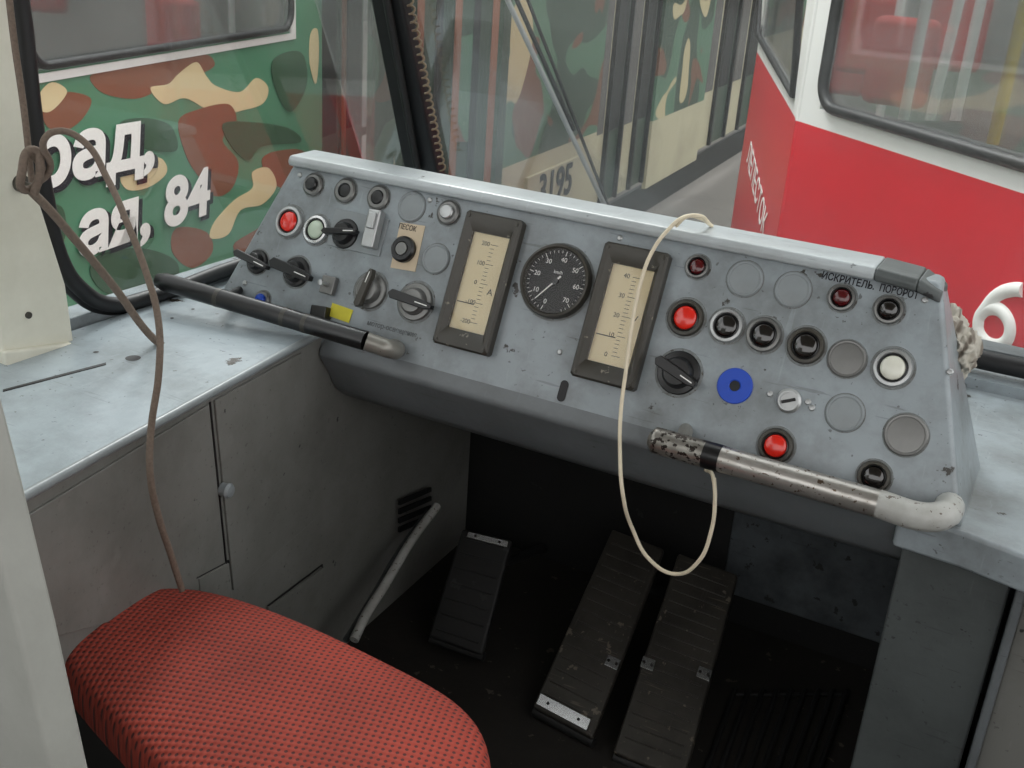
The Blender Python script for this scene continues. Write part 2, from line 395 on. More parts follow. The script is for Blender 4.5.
def rotary(px, py, d, ang, base=M_black, bar=M_black, knobh=0.016, wide=1.0, ln=1.0):
    g = group('rotary_switch', pw(px, py)); R = rad(px, py, d); T = at(px,py,0,ang)
    stain(g, R, T)
    lathe('base_disc', [(R,-0.002),(R,0.003),(R*.95,0.005),(R*.6,0.006)], base, g, T)
    lathe('knob', [(R*.74,0.004),(R*.70,knobh*.7),(R*.58,knobh),(0,knobh+0.001)], base, g, T)
    l = R*1.15*ln; w = R*.26*wide
    prof = [(-l*.8,-w*.8),(l*.7,-w*.7),(l,-w*.35),(l,w*.35),(l*.7,w*.7),(-l*.8,w*.8),(-l*.95,0)]
    prism('grip_bar', [(a,b,knobh*.8) for a,b in prof], (0,0,0.013), bar, g, T, bevel=0.0015)
    prism('pointer_line', [(l*.3,-0.0008,knobh*.8+.0131),(l*.85,-0.0008,knobh*.8+.0131),(l*.85,0.0008,knobh*.8+.0131),(l*.3,0.0008,knobh*.8+.0131)], (0,0,0.0003), M_wmark, g, T)

pushb('push_button', 314,185,22, M_black)
pushb('push_button', 346,191,24, M_black, h=0.004)
pushb('push_button', 379,198,24, M_black, h=0.008)
cap(412,207,30)
pushb('push_button', 449,213,24, M_alu, h=0.012)
lamp('indicator_lamp', 290,222,31, M_red)
lamp('indicator_lamp', 317,230,29, M_green, M_chrome)
u, v = uv(360,233)
box('mounting_plate', (u-.004, v, 0.001), (0.105,0.062,0.003), M_blank, con, PM, bevel=0.001)
rotary(346,234,30,10, ln=1.2)
g = group('metal_latch', pw(377,231))
box('plate', (0,0,0.012), (0.024,0.062,0.018), M_alu, g, at(377,231,0,2), bevel=0.003)
box('latch_tab', (0,0.012,0.023), (0.014,0.026,0.006), M_alu, g, at(377,231,0,2), bevel=0.002)
g = group('key_switch', pw(405,250))
box('paper_label', (0,0,0.0008), (0.046,0.074,0.001), M_paper, g, at(408,247,0,3))
lathe('collar', [(0.021,0),(0.021,0.008),(0.018,0.012),(0.012,0.012),(0.012,0.006),(0,0.006)], M_black, g, at(405,250))
lathe('key_barrel', [(0.010,0.006),(0.010,0.013),(0,0.013)], M_blank2, g, at(405,250))
cap(436,259,30)
rotary(258,262,24,-10, ln=1.65, wide=1.5)
rotary(297,272,30,-8, ln=1.55, wide=1.7)
rotary(371,291,36,80, base=M_blank2, bar=M_bezel)
rotary(416,302,38,-5, base=M_blank2, bar=M_black, ln=1.2, wide=1.2)
pushb('push_button', 263,300,18, M_blue)
g = group('toggle_switch', pw(330,287))
box('bracket', (0,0,0.006), (0.026,0.03,0.012), M_blank2, g, at(331,286), bevel=0.002)
lathe('lever', [(0.004,0.012),(0.003,0.03),(0.0045,0.032),(0,0.034)], M_alu, g, at(331,286), seg=14)
box('yellow_tag', (0,0,0.001), (0.042,0.022,0.001), M_yellow, con, at(341,313,0,-4))
box('small_relay', (0,0,0.008), (0.03,0.02,0.016), M_black, con, at(323,313,0,5), bevel=0.002)

lamp('indicator_lamp', 698,267,24, M_dred, M_blank2)
cap(745,279,36); cap(793,290,36)
lamp('indicator_lamp', 842,298,27, M_dred, M_blank2, dome=.5)
lamp('indicator_lamp', 889,310,29, M_dlens, M_blank2, dome=.5)
lamp('indicator_lamp', 686,318,37, M_red, M_bezel)
lamp('indicator_lamp', 727,326,34, M_dlens, M_alu)
lamp('indicator_lamp', 764,335,35, M_dlens, M_blank2)
lamp('indicator_lamp', 806,346,37, M_dlens, M_bezel)
cap(847,359,38, M_blank2)
lamp('indicator_lamp', 893,368,39, M_white, M_alu)
rotary(679,373,44,-20, ln=1.0, wide=1.2)
g = group('blue_washer', pw(735,386)); R = rad(735,386,36)
lathe('ring', [(R*.3,0.0),(R*.3,0.002),(R*.36,0.003),(R*.96,0.003),(R,0.002),(R,-0.001)], M_blue, g, at(735,386))
lathe('hole', [(R*.3,0.001),(0,0.001)], M_blackm, g, at(735,386))
g = group('lock_barrel', pw(789,401)); R = rad(789,401,25)
lathe('collar', [(R,-0.001),(R,0.004),(R*.8,0.007),(R*.65,0.007),(R*.65,0.004),(0,0.004)], M_alu, g, at(789,401))
box('slot', (0,0,0.005), (R*1.1,R*.25,0.003), M_blackm, g, at(789,401,0,25))
cap(845,413,38); cap(906,435,43, M_blank2)
lamp('indicator_lamp', 776,446,36, M_red, M_bezel)
lamp('indicator_lamp', 874,477,33, M_dlens, M_bezel)

# ---- rectangular meters
def meter(corners, label, marks, upos):
    uvs = [uv(*c) for c in corners]
    w = (abs(uvs[1][0]-uvs[0][0])+abs(uvs[2][0]-uvs[3][0]))/2
    h = (abs(uvs[0][1]-uvs[3][1])+abs(uvs[1][1]-uvs[2][1]))/2
    cu_ = sum(a for a,b in uvs)/4; cv = sum(b for a,b in uvs)/4
    g = group('panel_meter', S+E1*cu_+E2*cv)
    T = PM @ Matrix.Translation((cu_,cv,0))
    bm = bmesh.new()
    def loop(hw, hh, z, r=0.004):
        pts = [(-hw,-hh+r),(-hw+r,-hh),(hw-r,-hh),(hw,-hh+r),(hw,hh-r),(hw-r,hh),(-hw+r,hh),(-hw,hh-r)]
        return [bm.verts.new((a,b,z)) for a,b in pts]
    W, H = w/2, h/2
    ls = [loop(W,H,-0.002), loop(W,H,0.015), loop(W-.003,H-.003,0.019), loop(W-.010,H-.012,0.019), loop(W*.66,H*.72,0.011,.001), loop(W*.66,H*.72,0.004,.001)]
    for a, b in zip(ls, ls[1:]):
        for i in range(8): bm.faces.new((a[i],a[(i+1)%8],b[(i+1)%8],b[i]))
    finish(bm, 'frame', M_bezel, g, T)
    box('scale_plate', (0,0,0.004), (W*1.34,H*1.46,0.002), M_cream, g, T)
    n = 21
    for i in range(n):
        y = -H*.58 + i*H*1.16/(n-1); l = W*.26 if i%5==0 else W*.14
        box('tick', (W*.02+l/2, y, 0.0053), (l, 0.0007, 0.0004), M_ink, g, T)
    for k, s in enumerate(marks):
        text('mark', s, 0.0095, T @ Matrix.Translation((-W*.16, -H*.58+k*H*1.16/(len(marks)-1), 0.0053)), M_ink, g, ext=0.0001)
    text('unit', label, 0.014, T @ Matrix.Translation((W*.42, H*upos, 0.0053)), M_ink, g, ext=0.0001)
    box('pointer', (-W*.3, -H*.32, 0.007), (W*.6, 0.0014, 0.001), M_blackm, g, T)
    box('glass', (0,0,0.0105), (W*1.32,H*1.44,0.001), M_gglass, g, T)
    for sx in (-1,1):
        for sy in (-1,1):
            lathe('screw', [(0.003,0.019),(0.003,0.0205),(0,0.021)], M_bezel, g, T @ Matrix.Translation((sx*(W-.0075), sy*(H-.008),0)), seg=12)
meter([(472,213),(527,222),(492,357),(436,344)], 'A', ['-200','-100','0','100','200'], -.1)
meter([(607,243),(670,255),(640,392),(575,378)], 'V', ['0','10','20','30','40'], .0)

# ---- speedometer
R = rad(557,282,74)
g = group('speedometer', S)
stain(g, R, PM, 1.06)
lathe('bezel', [(R,-0.002),(R,0.010),(R*.97,0.014),(R*.91,0.015),(R*.87,0.011),(R*.87,0.004)], M_bezel, g, PM, seg=64)
lathe('dial_face', [(R*.88,0.004),(0,0.004)], M_blackm, g, PM, seg=48)
for i in range(38):
    a = radians(255 - i*8.6); big = i % 5 == 0
    l = R*(.13 if big else .07)
    T = PM @ Matrix.Rotation(a, 4, 'Z') @ Matrix.Translation((R*.84-l/2, 0, 0.0045))
    box('tick', (0,0,0), (l, 0.0010 if big else 0.0006, 0.0005), M_wmark, g, T)
    if big:
        text('number', str(i//5*10), R*.18, PM @ Matrix.Translation((R*.60*cos(a), R*.60*sin(a), 0.0045)), M_wmark, g, ext=0.0001)
text('unit', 'km/h', R*.13, PM @ Matrix.Translation((0, R*.25, 0.0045)), M_wmark, g, ext=0.0001)
prism('needle', [(-R*.2,-.0014,.007),(R*.72,-.0006,.007),(R*.72,.0006,.007),(-R*.2,.0014,.007)], (0,0,.001), M_wmark, g, PM @ Matrix.Rotation(radians(232),4,'Z'))
lathe('hub', [(R*.09,.004),(R*.09,.009),(0,.0095)], M_black, g, PM, seg=20)
lathe('glass', [(R*.88,0.0118),(0,0.0122)], M_gglass, g, PM, seg=48)

# ---- grab handles
g = group('grab_handle', pw(270,315,0.05))
a = pw(158,280,0.105); b = pw(366,341,0.062); c = pw(386,348,0.045); d = pw(395,350,0.02)
tube('black_grip', [a, a.lerp(b,.04), a.lerp(b,.5), b], 0.0155, M_black, g, radii=[.75,1,1,1])
for t in (.30,.62,.72):
    tube('worn_band', [a.lerp(b,t), a.lerp(b,t+.02)], 0.0158, M_bezel, g, smooth=False)
tube('metal_end', [b, b.lerp(c,.6), c, d, pw(394,347,-0.01)], 0.0145, M_hgrey, g)
tube('left_bracket', [pw(222,299,0.088), pw(232,294,0.04), pw(240,290,-0.004)], 0.007, M_blackm, g)
g = group('grab_handle', pw(800,470,0.05))
a = pw(655,440,0.06); b = pw(925,517,0.06)
m1 = a.lerp(b,.20)
tube('worn_grip', [a-(b-a)*.02, a, a.lerp(b,.10), m1], 0.0185, M_hwhite2, g, radii=[.6,1,1,1])
tube('black_band', [m1, m1.lerp(b,.08)], 0.0188, M_black, g, smooth=False)
mq = m1.lerp(b,.8)
tube('long_grip', [m1.lerp(b,.08), m1.lerp(b,.5), mq], 0.0180, M_hwhite, g)
tube('painted_end', [mq, b, pw(943,515,0.045), pw(949,508,0.018), pw(949,506,-0.008)], 0.0182, M_hpaint, g)
tube('left_bracket', [pw(680,445,0.055), pw(684,436,0.03), pw(686,430,-0.004)], 0.010, M_hgrey, g)

# ------------------------------------------------------------------ left cabinet + desk
ZD = 0.67
cab = group('side_cabinet')
prism('desk_top', [(-.928,.30,ZD),(-1.026,1.315,ZD),(-1.04,1.87,ZD),(-1.30,1.87,ZD),(-1.35,.30,ZD)], (0,0,-0.014), M_desk, cab, bevel=0.004)
prism('cabinet_body', [(-.940,.30,0),(-1.036,1.31,0),(-1.05,1.88,0),(-1.29,1.88,0),(-1.34,.30,0)], (0,0,ZD-.014), M_cab, cab)
ca = Vector((-.940,.30,0)); cb = Vector((-1.036,1.31,0)); cdv = (cb-ca).normalized(); cn = Vector((cdv.y,-cdv.x,0))
def onc(px,py,o=0): return hit(px,py,ca+cn*o,cn)
def cplate(name, pts, t=0.004, mat=M_cab):
    prism(name, [onc(x,y) for x,y in pts], cn*t, mat, cab, bevel=0.0015)
def seam(pts, r=.0016):
    tube('seam', [onc(x,y,.003) for x,y in pts], r, M_blackm, cab, smooth=False)
cplate('door_panel', [(20,518),(207,404),(226,588),(40,640)])
cplate('door_panel', [(213,400),(300,352),(312,520),(232,590)])
cplate('hatch_plate', [(196,578),(226,562),(230,604),(200,620)], .006)
cplate('hatch_plate', [(266,606),(322,566),(326,640),(270,668)], .006)
seam([(210,402),(229,590)]); seam([(196,578),(228,561),(231,600)]); seam([(268,606),(322,565),(326,635)])
T = frameM(onc(222,489,.004), cdv, Vector((0,0,1)), cn)
lathe('knob', [(0.010,0),(0.010,0.006),(0.012,0.012),(0.009,0.016),(0,0.018)], M_blank, cab, T)
for k in range(4):
    p = [hx(398,500+k*9,-1.03), hx(430,487+k*9,-1.03), hx(430,491+k*9,-1.03), hx(398,505+k*9,-1.03)]
    prism('vent_slot', p, (0.004,0,0), M_rubber, cab)
for (px,py,rr) in [(133,358,.011),(215,300,.004),(193,309,.003),(172,318,.003),(96,352,.004)]:
    p = hz(px,py,ZD+.0005)
    lathe('desk_hole', [(rr,0),(0,0.0005)], M_rubber, cab, Matrix.Translation(p), seg=20)
prism('desk_seam', [hz(3,390,ZD), hz(106,363,ZD), hz(106,365,ZD), hz(3,392,ZD)], (0,0,.001), M_rubber, cab)
tube('edge_trim', [Vector((-.930,.30,ZD-.006)), Vector((-1.028,1.315,ZD-.006))], 0.0065, M_blank, cab, smooth=False)

# ------------------------------------------------------------------ footwell
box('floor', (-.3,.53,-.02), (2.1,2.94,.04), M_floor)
box('wall_footwell', (-.57,1.93,.28), (1.0,.04,.56), M_foot_shaded)
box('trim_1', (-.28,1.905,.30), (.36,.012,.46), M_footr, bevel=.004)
rb = group('side_pedestal')
box('pedestal_body', (-.035,1.61,.29), (.135,.52,.58), M_box, rb, bevel=.004)
prism('right_desk', [(-.115,1.335,.632),(-.03,1.33,.632),(.06,1.31,.632),(.70,1.31,.632),(.70,1.88,.632),(-.115,1.88,.632)], (0,0,-.05), M_panel, rb, bevel=.006)
box('pedestal_side', (.38,1.60,.29), (.66,.50,.58), M_cab, rb, bevel=.004)
box('pedestal_edge', (.045,1.338,.29), (.012,.02,.58), M_apron, rb, bevel=.004)
pp = group('hand_lever')
tube('lever_rod', [hx(437,506,-.98), hx(412,540,-.97), hx(385,585,-.95), hx(366,615,-.94), hx(354,640,-.93)], .0085, M_hpaint, pp)
tube('lever_guide', [hx(428,512,-1.0), hx(400,550,-.99), hx(372,598,-.97), hx(346,640,-.95)], .006, M_box, pp)

def pedal(name, top, bot, zt, zb_, clips, ribs=10, mat=M_pedal):
    A = hz(*top[0],zt); B = hz(*top[1],zt); C = hz(*bot[1],zb_); D = hz(*bot[0],zb_)
    g = group(name, (A+B+C+D)/4)
    n = (B-A).cross(D-A).normalized()
    if n.z < 0: n = -n
    prism('pad', [A,B,C,D], -n*.018, mat, g, bevel=.006)
    for i in range(ribs):
        t = .08+.84*i/(ribs-1)
        l = A.lerp(D,t).lerp(B.lerp(C,t),.1); r = A.lerp(D,t).lerp(B.lerp(C,t),.9)
        tube('rib', [l+n*.0005, r+n*.0005], .0018, mat, g, smooth=False)
    for (t, s0, s1) in clips:
        L1 = A.lerp(D,t); R1 = B.lerp(C,t)
        t2 = t+.055
        L2 = A.lerp(D,t2); R2 = B.lerp(C,t2)
        q = [L1.lerp(R1,s0), L1.lerp(R1,s1), L2.lerp(R2,s1), L2.lerp(R2,s0)]
        prism('clip', [p+n*.001 for p in q], n*.003, M_chrome, g, bevel=.001)
        for s in (s0+(s1-s0)*.2, s0+(s1-s0)*.8):
            c = L1.lerp(R1,s).lerp(L2.lerp(R2,s),.5)+n*.004
            lathe('clip_screw', [(.003,0),(.002,.002),(0,.002)], M_blackm, g, Matrix.Translation(c), seg=10)
    mid = (A+B)/2; tube('arm', [mid-n*.02+Vector((0,-.02,-.02)), mid+Vector((0,.04,-.08)), Vector((mid.x, 1.90, .03))], .010, M_foot_shaded, g)
    tube('heel_hinge', [D-n*.02, C-n*.02], .009, M_foot_shaded, g, smooth=False)
pedal('foot_pedal', ((462,528),(512,540)), ((428,636),(482,655)), .20,.05, [(.02,.15,.95)], ribs=7, mat=M_foot_shaded)  # left pad uses the dark footwell tone, its shade painted in
pedal('foot_pedal', ((612,528),(664,548)), ((532,706),(592,738)), .22,.03, [(.62,.78,1.0),(.93,.05,.9)], ribs=14)
pedal('foot_pedal', ((678,552),(738,574)), ((612,752),(684,780)), .22,.02, [(.55,.0,.2),(.5,.8,1.0)], ribs=16)
mat_ = group('floor_grate')
for i in range(9):
    a = hz(735+i*14, 690, .006); b = hz(700+i*14, 790, .006)
    tube('slat', [a,b], .005, M_blackm, mat_, smooth=False)
for t in (0.05,.95):
    tube('cross_bar', [hz(735,690,.004).lerp(hz(700,790,.004),t), hz(735+112,690,.004).lerp(hz(700+112,790,.004),t)], .004, M_blackm, mat_, smooth=False)

# ------------------------------------------------------------------ driver seat
ZS = .43
seat = group('driver_seat', (-.72,.75,.3))
out_px = [(44,626),(90,597),(140,584),(190,582),(255,600),(330,631),(400,666),(452,692),(484,720),(494,752),(492,800),(460,880),(390,920),(310,900),(230,840),(165,775),(110,718),(62,666)]
out = [hz(x,y,ZS-.02) for x,y in out_px]
cen = sum(out, Vector())/len(out)
bm = bmesh.new()
prof = [(1.0,-.065),(1.006,-.040),(1.006,-.016),(.985,.002),(.94,.012),(.80,.020),(.6,.026),(.35,.028)]
rings = []
for s, h in prof:
    rings.append([bm.verts.new((cen.x+(p.x-cen.x)*s, cen.y+(p.y-cen.y)*s, ZS-.02+h-.008)) for p in out])
n = len(out)
for a, b in zip(rings, rings[1:]):
    for i in range(n): bm.faces.new((a[i],a[(i+1)%n],b[(i+1)%n],b[i]))
top = bm.verts.new((cen.x,cen.y,ZS-.02+.020))
for i in range(n): bm.faces.new((rings[-1][i], rings[-1][(i+1)%n], top))
bm.faces.new(rings[0][::-1])
finish(bm, 'cushion', M_fabric, seat, sub=2)
def ringpts(s,z): return [Vector((cen.x+(p.x-cen.x)*s, cen.y+(p.y-cen.y)*s, z)) for p in out]
prism('seat_base', ringpts(.99, ZS-.26), (0,0,.19), M_blackm, seat, bevel=.01)
lathe('pedestal_column', [(.16,0),(.16,.02),(.05,.04),(.045,.17)], M_blackm, seat, Matrix.Translation((cen.x,cen.y,0)))

# ------------------------------------------------------------------ partition and cab shell
def pyp(pts, y): return [hy(px,py,y) for px,py in pts]
prism('wall_partition', pyp([(-60,150),(-2,378),(24,480),(58,622),(90,768),(122,900),(-330,900),(-330,150)], .42), (0,-.03,0), M_part, None, bevel=.004)
box('wall_rear_light_block', (-.3,-.92,.5), (2.1,.04,1.0), M_cab)  # unseen low wall, added to keep rear light out of the footwell
box('wall_right_light_block', (.74,.48,.40), (.04,2.8,.80), M_cab)  # unseen, added with the rear wall to darken the footwell
box('ceiling_light_block', (-.28,.30,2.02), (2.1,2.4,.04), M_roof)  # unseen roof, added to block light from above the cab

# ------------------------------------------------------------------ left wall, window, post
Wa = Vector((-1.365,.30,0)); Wb = Vector((-1.31,1.88,0)); wd = (Wb-Wa).normalized(); wn = Vector((wd.y,-wd.x,0))
Wa2 = Wa - wd*1.2
def onw(px,py,o=0): return hit(px,py,Wa+wn*o,wn)
gpx = [(8,-60),(20,0),(34,120),(46,200),(62,262),(80,288),(108,304),(150,297),(225,270)]
pts = [onw(x,y,.012) for x,y in gpx]
SILL = pts[6].z - .012
prism('wall_left', [Wa2+Z_*0, Wb, Wb+Z_*SILL, Wa2+Z_*SILL], -wn*.05, M_panel, None)
lw = group('window_1')
pts.append(Wb + wn*.012 + Z_*(pts[-1].z+.003) - wd*.03)
tube('gasket', pts, .0125, M_rubber, lw)
tube('gasket_outer', [p-wn*.012+Z_*-.008 for p in pts], .012, M_rubber, lw)
prism('glass', [Wa+Z_*SILL, Wb+Z_*SILL, Wb+Z_*2.0, Wa+Z_*2.0], -wn*.005, M_glassL, lw)
post = group('window_post')
prism('post_body', [onw(x,y,.05) for x,y in [(-60,-60),(6,-60),(12,0),(26,120),(36,190),(44,215),(66,285),(76,355),(77,366),(6,376),(-10,250)]], -wn*.03, M_post, post, bevel=.004)
prism('post_foot', [onw(x,y,.06) for x,y in [(5,352),(74,343),(78,366),(9,378)]], -wn*.045, M_post, post, bevel=.004)
lathe('hook_base', [(.012,0),(.012,.006),(.004,.008),(.004,.03),(0,.032)], M_bezel, post, frameM(onw(20,183,.05), wd, Z_, wn), seg=16)
lathe('bolt', [(.005,0),(.005,.003),(0,.004)], M_bezel, post, frameM(onw(28,315,.05), wd, Z_, wn), seg=12)

# ------------------------------------------------------------------ windscreen
LEAN = radians(26)
WS0 = Vector((0,1.90,.66)); WU = Vector((0,-sin(LEAN),cos(LEAN))); WN = Vector((0,-cos(LEAN),-sin(LEAN)))
def ws(px,py,o=0): return hit(px,py,WS0+WN*o,WN)
box('wall_front', (-.28,1.98,.32), (2.06,.05,.70), M_apron)
wsg = group('window_2')
xl = -1.30
wb0 = Vector((0,WS0.y,WS0.z))
prism('glass', [wb0+X_*xl, wb0+X_*.75, wb0+X_*.75+WU*1.45, wb0+X_*xl+WU*1.45], -WN*.005, M_glass, wsg)
tube('gasket_bottom', [wb0+X_*(xl+.02)+WU*.02+WN*.01, wb0+X_*.75+WU*.02+WN*.01], .016, M_rubber, wsg, smooth=False)
prism('sill_board', [wb0+X_*xl+Vector((0,-.05,-.01)), wb0+X_*.75+Vector((0,-.05,-.01)), wb0+X_*.75+Vector((0,.11,.0)), wb0+X_*xl+Vector((0,.11,.0))], (0,0,-.02), M_panel, wsg)
plr = group('window_pillar')
q = [ws(368,-10,.02), ws(399,-10,.02), ws(438,178,.02), ws(404,172,.02)]
prism('pillar_body', [q[0]-(q[3]-q[0])*.8, q[1]-(q[2]-q[1])*.8, q[2]+(q[2]-q[1])*.5, q[3]+(q[3]-q[0])*.5], -WN*.03, M_rubber, plr, bevel=.006)
a = ws(383,-20,.03); b = ws(418,172,.03)
tube('pillar_ridge', [a,b], .007, M_blackm, plr, smooth=False)
a = ws(404,-30,.025); b = ws(443,170,.025)
cb_ = group('coiled_cable', (a+b)/2)
pts = []
ax = (b-a); e1 = ax.normalized().orthogonal().normalized(); e2 = ax.normalized().cross(e1)
N_ = 26*10
for i in range(N_+1):
    t = i/N_; an = i/10*2*pi
    pts.append(a+ax*t + (e1*cos(an)+e2*sin(an))*.0055)
M_coil = simple('tan_cable', rgb(120,104,84), .6)
tube('coil', pts, .0018, M_coil, cb_, smooth=False)
wp = group('windscreen_wiper')
tube('arm', [ws(498,-20,-.03), ws(606,208,-.03)], .0045, M_alu, wp, smooth=False)
tube('linkage', [ws(520,-20,-.035), ws(609,208,-.035)], .003, M_blackm, wp, smooth=False)
tube('blade', [ws(508,-20,-.015), ws(574,130,-.015)], .004, M_rubber, wp, smooth=False)

# ------------------------------------------------------------------ rope & cord
rp = group('hanging_rope')
tube('hanging_strand', [hx(a,b,-1.20) for a,b in [(6,-30),(14,40),(24,110),(30,165),(32,182)]], .0042, M_rope, rp)
tube('short_end', [hx(a,b,-1.18) for a,b in [(30,190),(48,208),(78,243),(115,288),(150,335),(172,353)]], .0058, M_rope, rp)
LS = [(34,186,-1.17),(50,170,-1.16),(44,140,-1.15),(58,131,-1.14),(82,140,-1.12),(108,180,-1.08),(128,225,-1.03),(146,272,-.99),(158,318,-.96),(159,370,-.93),(151,430,-.92),(150,472,-.91),(158,515,-.91),(170,552,-.91),(182,590,-.91)]
tube('loop_strand', [hx(*p) for p in LS], .0043, M_rope, rp)
tube('knot', [hx(24,150,-1.18), hx(38,160,-1.17), hx(40,178,-1.17), hx(26,190,-1.18), hx(22,172,-1.17), hx(34,150,-1.17), hx(40,168,-1.16), hx(34,194,-1.17)], .0055, M_rope, rp)

cg = group('white_cord')
P = [pw(712,226,-.03), pw(700,218,.0), pw(684,217,.024), pw(668,230,.03), pw(652,252,.03), pw(640,285,.032), pw(632,325,.035), pw(626,370,.035), pw(621,410,.04), pw(620,450,.055), pw(623,495,.06)]
P += [hy(633,530,1.27), hy(650,560,1.27), hy(675,574,1.27), hy(698,562,1.27), hy(711,532,1.28), hy(715,500,1.29), pw(714,478,.03)]
tube('cord', P, .0028, M_cord, cg)
tube('cord_end', [pw(714,482,.028), pw(712,474,.02), pw(706,470,.0)], .0028, M_cord, cg)
tube('cord_wrap', [pw(676,226,.022), pw(686,217,.03), pw(700,216,.022), pw(708,222,.0)], .0028, M_cord, cg)

# rag
def ragmat():
    mt, nt, b = newmat('rag_cloth'); N = nt.nodes; L = nt.links
    tc = N.new('ShaderNodeTexCoord'); w = N.new('ShaderNodeTexWave'); w.inputs['Scale'].default_value = 18; w.inputs['Distortion'].default_value = 6
    rp_ = N.new('ShaderNodeValToRGB'); rp_.color_ramp.elements[0].color = rgb(180,175,164); rp_.color_ramp.elements[1].color = rgb(125,116,106)
    rp_.color_ramp.elements[0].position = .6; rp_.color_ramp.elements[1].position = .95
    L.new(tc.outputs['Object'], w.inputs['Vector']); L.new(w.outputs['Fac'], rp_.inputs['Fac']); L.new(rp_.outputs['Color'], b.inputs['Base Color'])
    b.inputs['Roughness'].default_value = .9
    return mt
M_rag = ragmat()
rg = group('crumpled_rag')
for (px,py,sc,sd) in [(944,334,(.026,.045,.036),1),(960,350,(.024,.045,.028),7),(948,366,(.024,.04,.026),13)]:
    bm = bmesh.new(); bmesh.ops.create_icosphere(bm, subdivisions=5, radius=1)
    c0 = hy(px,py,1.56)
    for v_ in bm.verts:
        d = v_.co.normalized()
        f = 1 + .35*(1-abs(noise.noise(d*2.2+Vector((sd,0,0))))*3.0) *.6 + .12*noise.noise(d*6+Vector((0,sd,0)))
        v_.co = Vector((d.x*sc[0]*f, d.y*sc[1]*f, d.z*sc[2]*f)) + c0
    finish(bm, 'cloth_fold', M_rag, rg, sharp=80)

# ------------------------------------------------------------------ OUTSIDE
GZ = -.90
box('ground', (-2,10,GZ-.05), (60,50,.1), M_asph)
class Pl:
    def __init__(s, P0, d):
        s.P0 = Vector((P0[0],P0[1],0)); s.d = Vector((d[0],d[1],0)).normalized(); s.n = Vector((s.d.y,-s.d.x,0))
        if s.n.dot(Vector((CAM.x,CAM.y,0))-s.P0) < 0: s.n = -s.n
    def h(s, px, py, o=0):
        p = hit(px,py,s.P0+s.n*o,s.n); return (p-s.P0).dot(s.d), p.z
    def pt(s, a, z, o=0): return s.P0+s.d*a+Z_*z+s.n*o
    def rect(s, name, a0,a1,z0,z1, mat, par, o=0, t=.03, bevel=0):
        return prism(name, [s.pt(a0,z0,o),s.pt(a1,z0,o),s.pt(a1,z1,o),s.pt(a0,z1,o)], -s.n*t, mat, par, bevel=bevel)
    def M(s, a, z, o=.004, ang=0):
        ex = s.d if s.d.cross(Z_).dot(s.n) > 0 else -s.d
        return frameM(s.pt(a,z,o), ex, Z_, s.n) @ Matrix.Rotation(radians(ang),4,'Z')
    def rrect(s, name, a0,a1,z0,z1,r,rad_,mat,par,o=.01):
        pts = []
        for (ca_,cz,st) in [(a1-r,z1-r,0),(a0+r,z1-r,90),(a0+r,z0+r,180),(a1-r,z0+r,270)]:
            for k in range(7):
                an = radians(st+k*15); pts.append(s.pt(ca_+r*cos(an), cz+r*sin(an), o))
        pts.append(pts[0])
        return tube(name, pts, rad_, mat, par, smooth=False)
    def patch(s, name, px, mat, par, o=.002):
        L = [s.h(x,y) for x,y in px]
        L = catmull(L)
        return prism(name, [s.pt(a,z,o) for a,z in L], -s.n*.0015, mat, par)
# ---- tram A
hd = radians(12)
Q = hz(165,52,.70)
A = Pl(Q, (-sin(hd), cos(hd)))
ta = group('camouflage_tram')
sa0 = A.h(-400,60)[0]; sw1 = A.h(290,40)[0]; sd0 = A.h(322,60)[0]; sd1 = A.h(372,60)[0]; sa1 = A.h(440,60)[0]
swl = A.h(28,60)[0]
zs = .70
A.rect('lower_side', sa0-2, sd0, GZ+.35, zs, M_green_t, ta)
A.rect('upper_side', sw1, sd0, zs, 1.9, M_green_t, ta)
A.rect('roof_band', sa0-2, sw1, 1.65, 1.95, M_camo, ta)
A.rect('skirt', sa0-2, sa1, GZ+.15, GZ+.35, M_blackm, ta, o=-.03)
A.rect('rear_side', sd1, sa1, GZ+.35, 1.9, M_camo, ta)
patches = [
 (M_brown_t, [(92,74),(130,64),(175,60),(205,54),(214,66),(190,78),(168,84),(140,98),(112,96),(96,88)]),
 (M_sand_t, [(150,88),(168,84),(178,74),(196,62),(206,76),(216,86),(240,92),(256,78),(268,88),(262,104),(236,112),(222,118),(204,108),(184,98),(164,104)]),
 (M_brown_t, [(178,122),(196,110),(228,104),(236,122),(222,140),(238,162),(232,188),(214,196),(198,176),(186,156)]),
 (M_brown_t, [(176,228),(206,232),(212,252),(192,268),(172,252)]),
 (M_brown_t, [(44,104),(64,92),(90,98),(84,116),(66,130),(46,126)]),
 (M_brown_t, [(262,158),(282,150),(304,152),(302,176),(284,188),(268,178)]),
 (M_sand_t, [(252,172),(268,168),(276,186),(262,204),(240,210),(228,234),(210,238),(214,222),(234,200),(252,188)]),
 (M_sand_t, [(40,92),(52,82),(66,90),(60,102),(48,112),(38,108)]),
 (M_sand_t, [(310,34),(317,30),(318,60),(315,84),(309,62)]),
 (M_sand_t, [(120,176),(140,160),(160,158),(166,172),(150,186),(128,190)]),
 (M_camo_dg, [(222,124),(250,122),(288,128),(300,142),(262,146),(248,160),(232,148)]),
 (M_camo_dg, [(96,256),(140,248),(176,262),(170,290),(120,298),(92,280)]),
 (M_camo_dg, [(120,122),(146,118),(170,126),(176,150),(150,150),(126,140)]),
 (M_camo_dg, [(272,60),(300,52),(306,84),(290,112),(276,92)]),
 (M_camo_dg, [(30,210),(60,206),(64,236),(50,262),(24,250)]),
 (M_brown_t, [(232,246),(260,226),(280,204),(300,206),(290,240),(256,262)]),
]
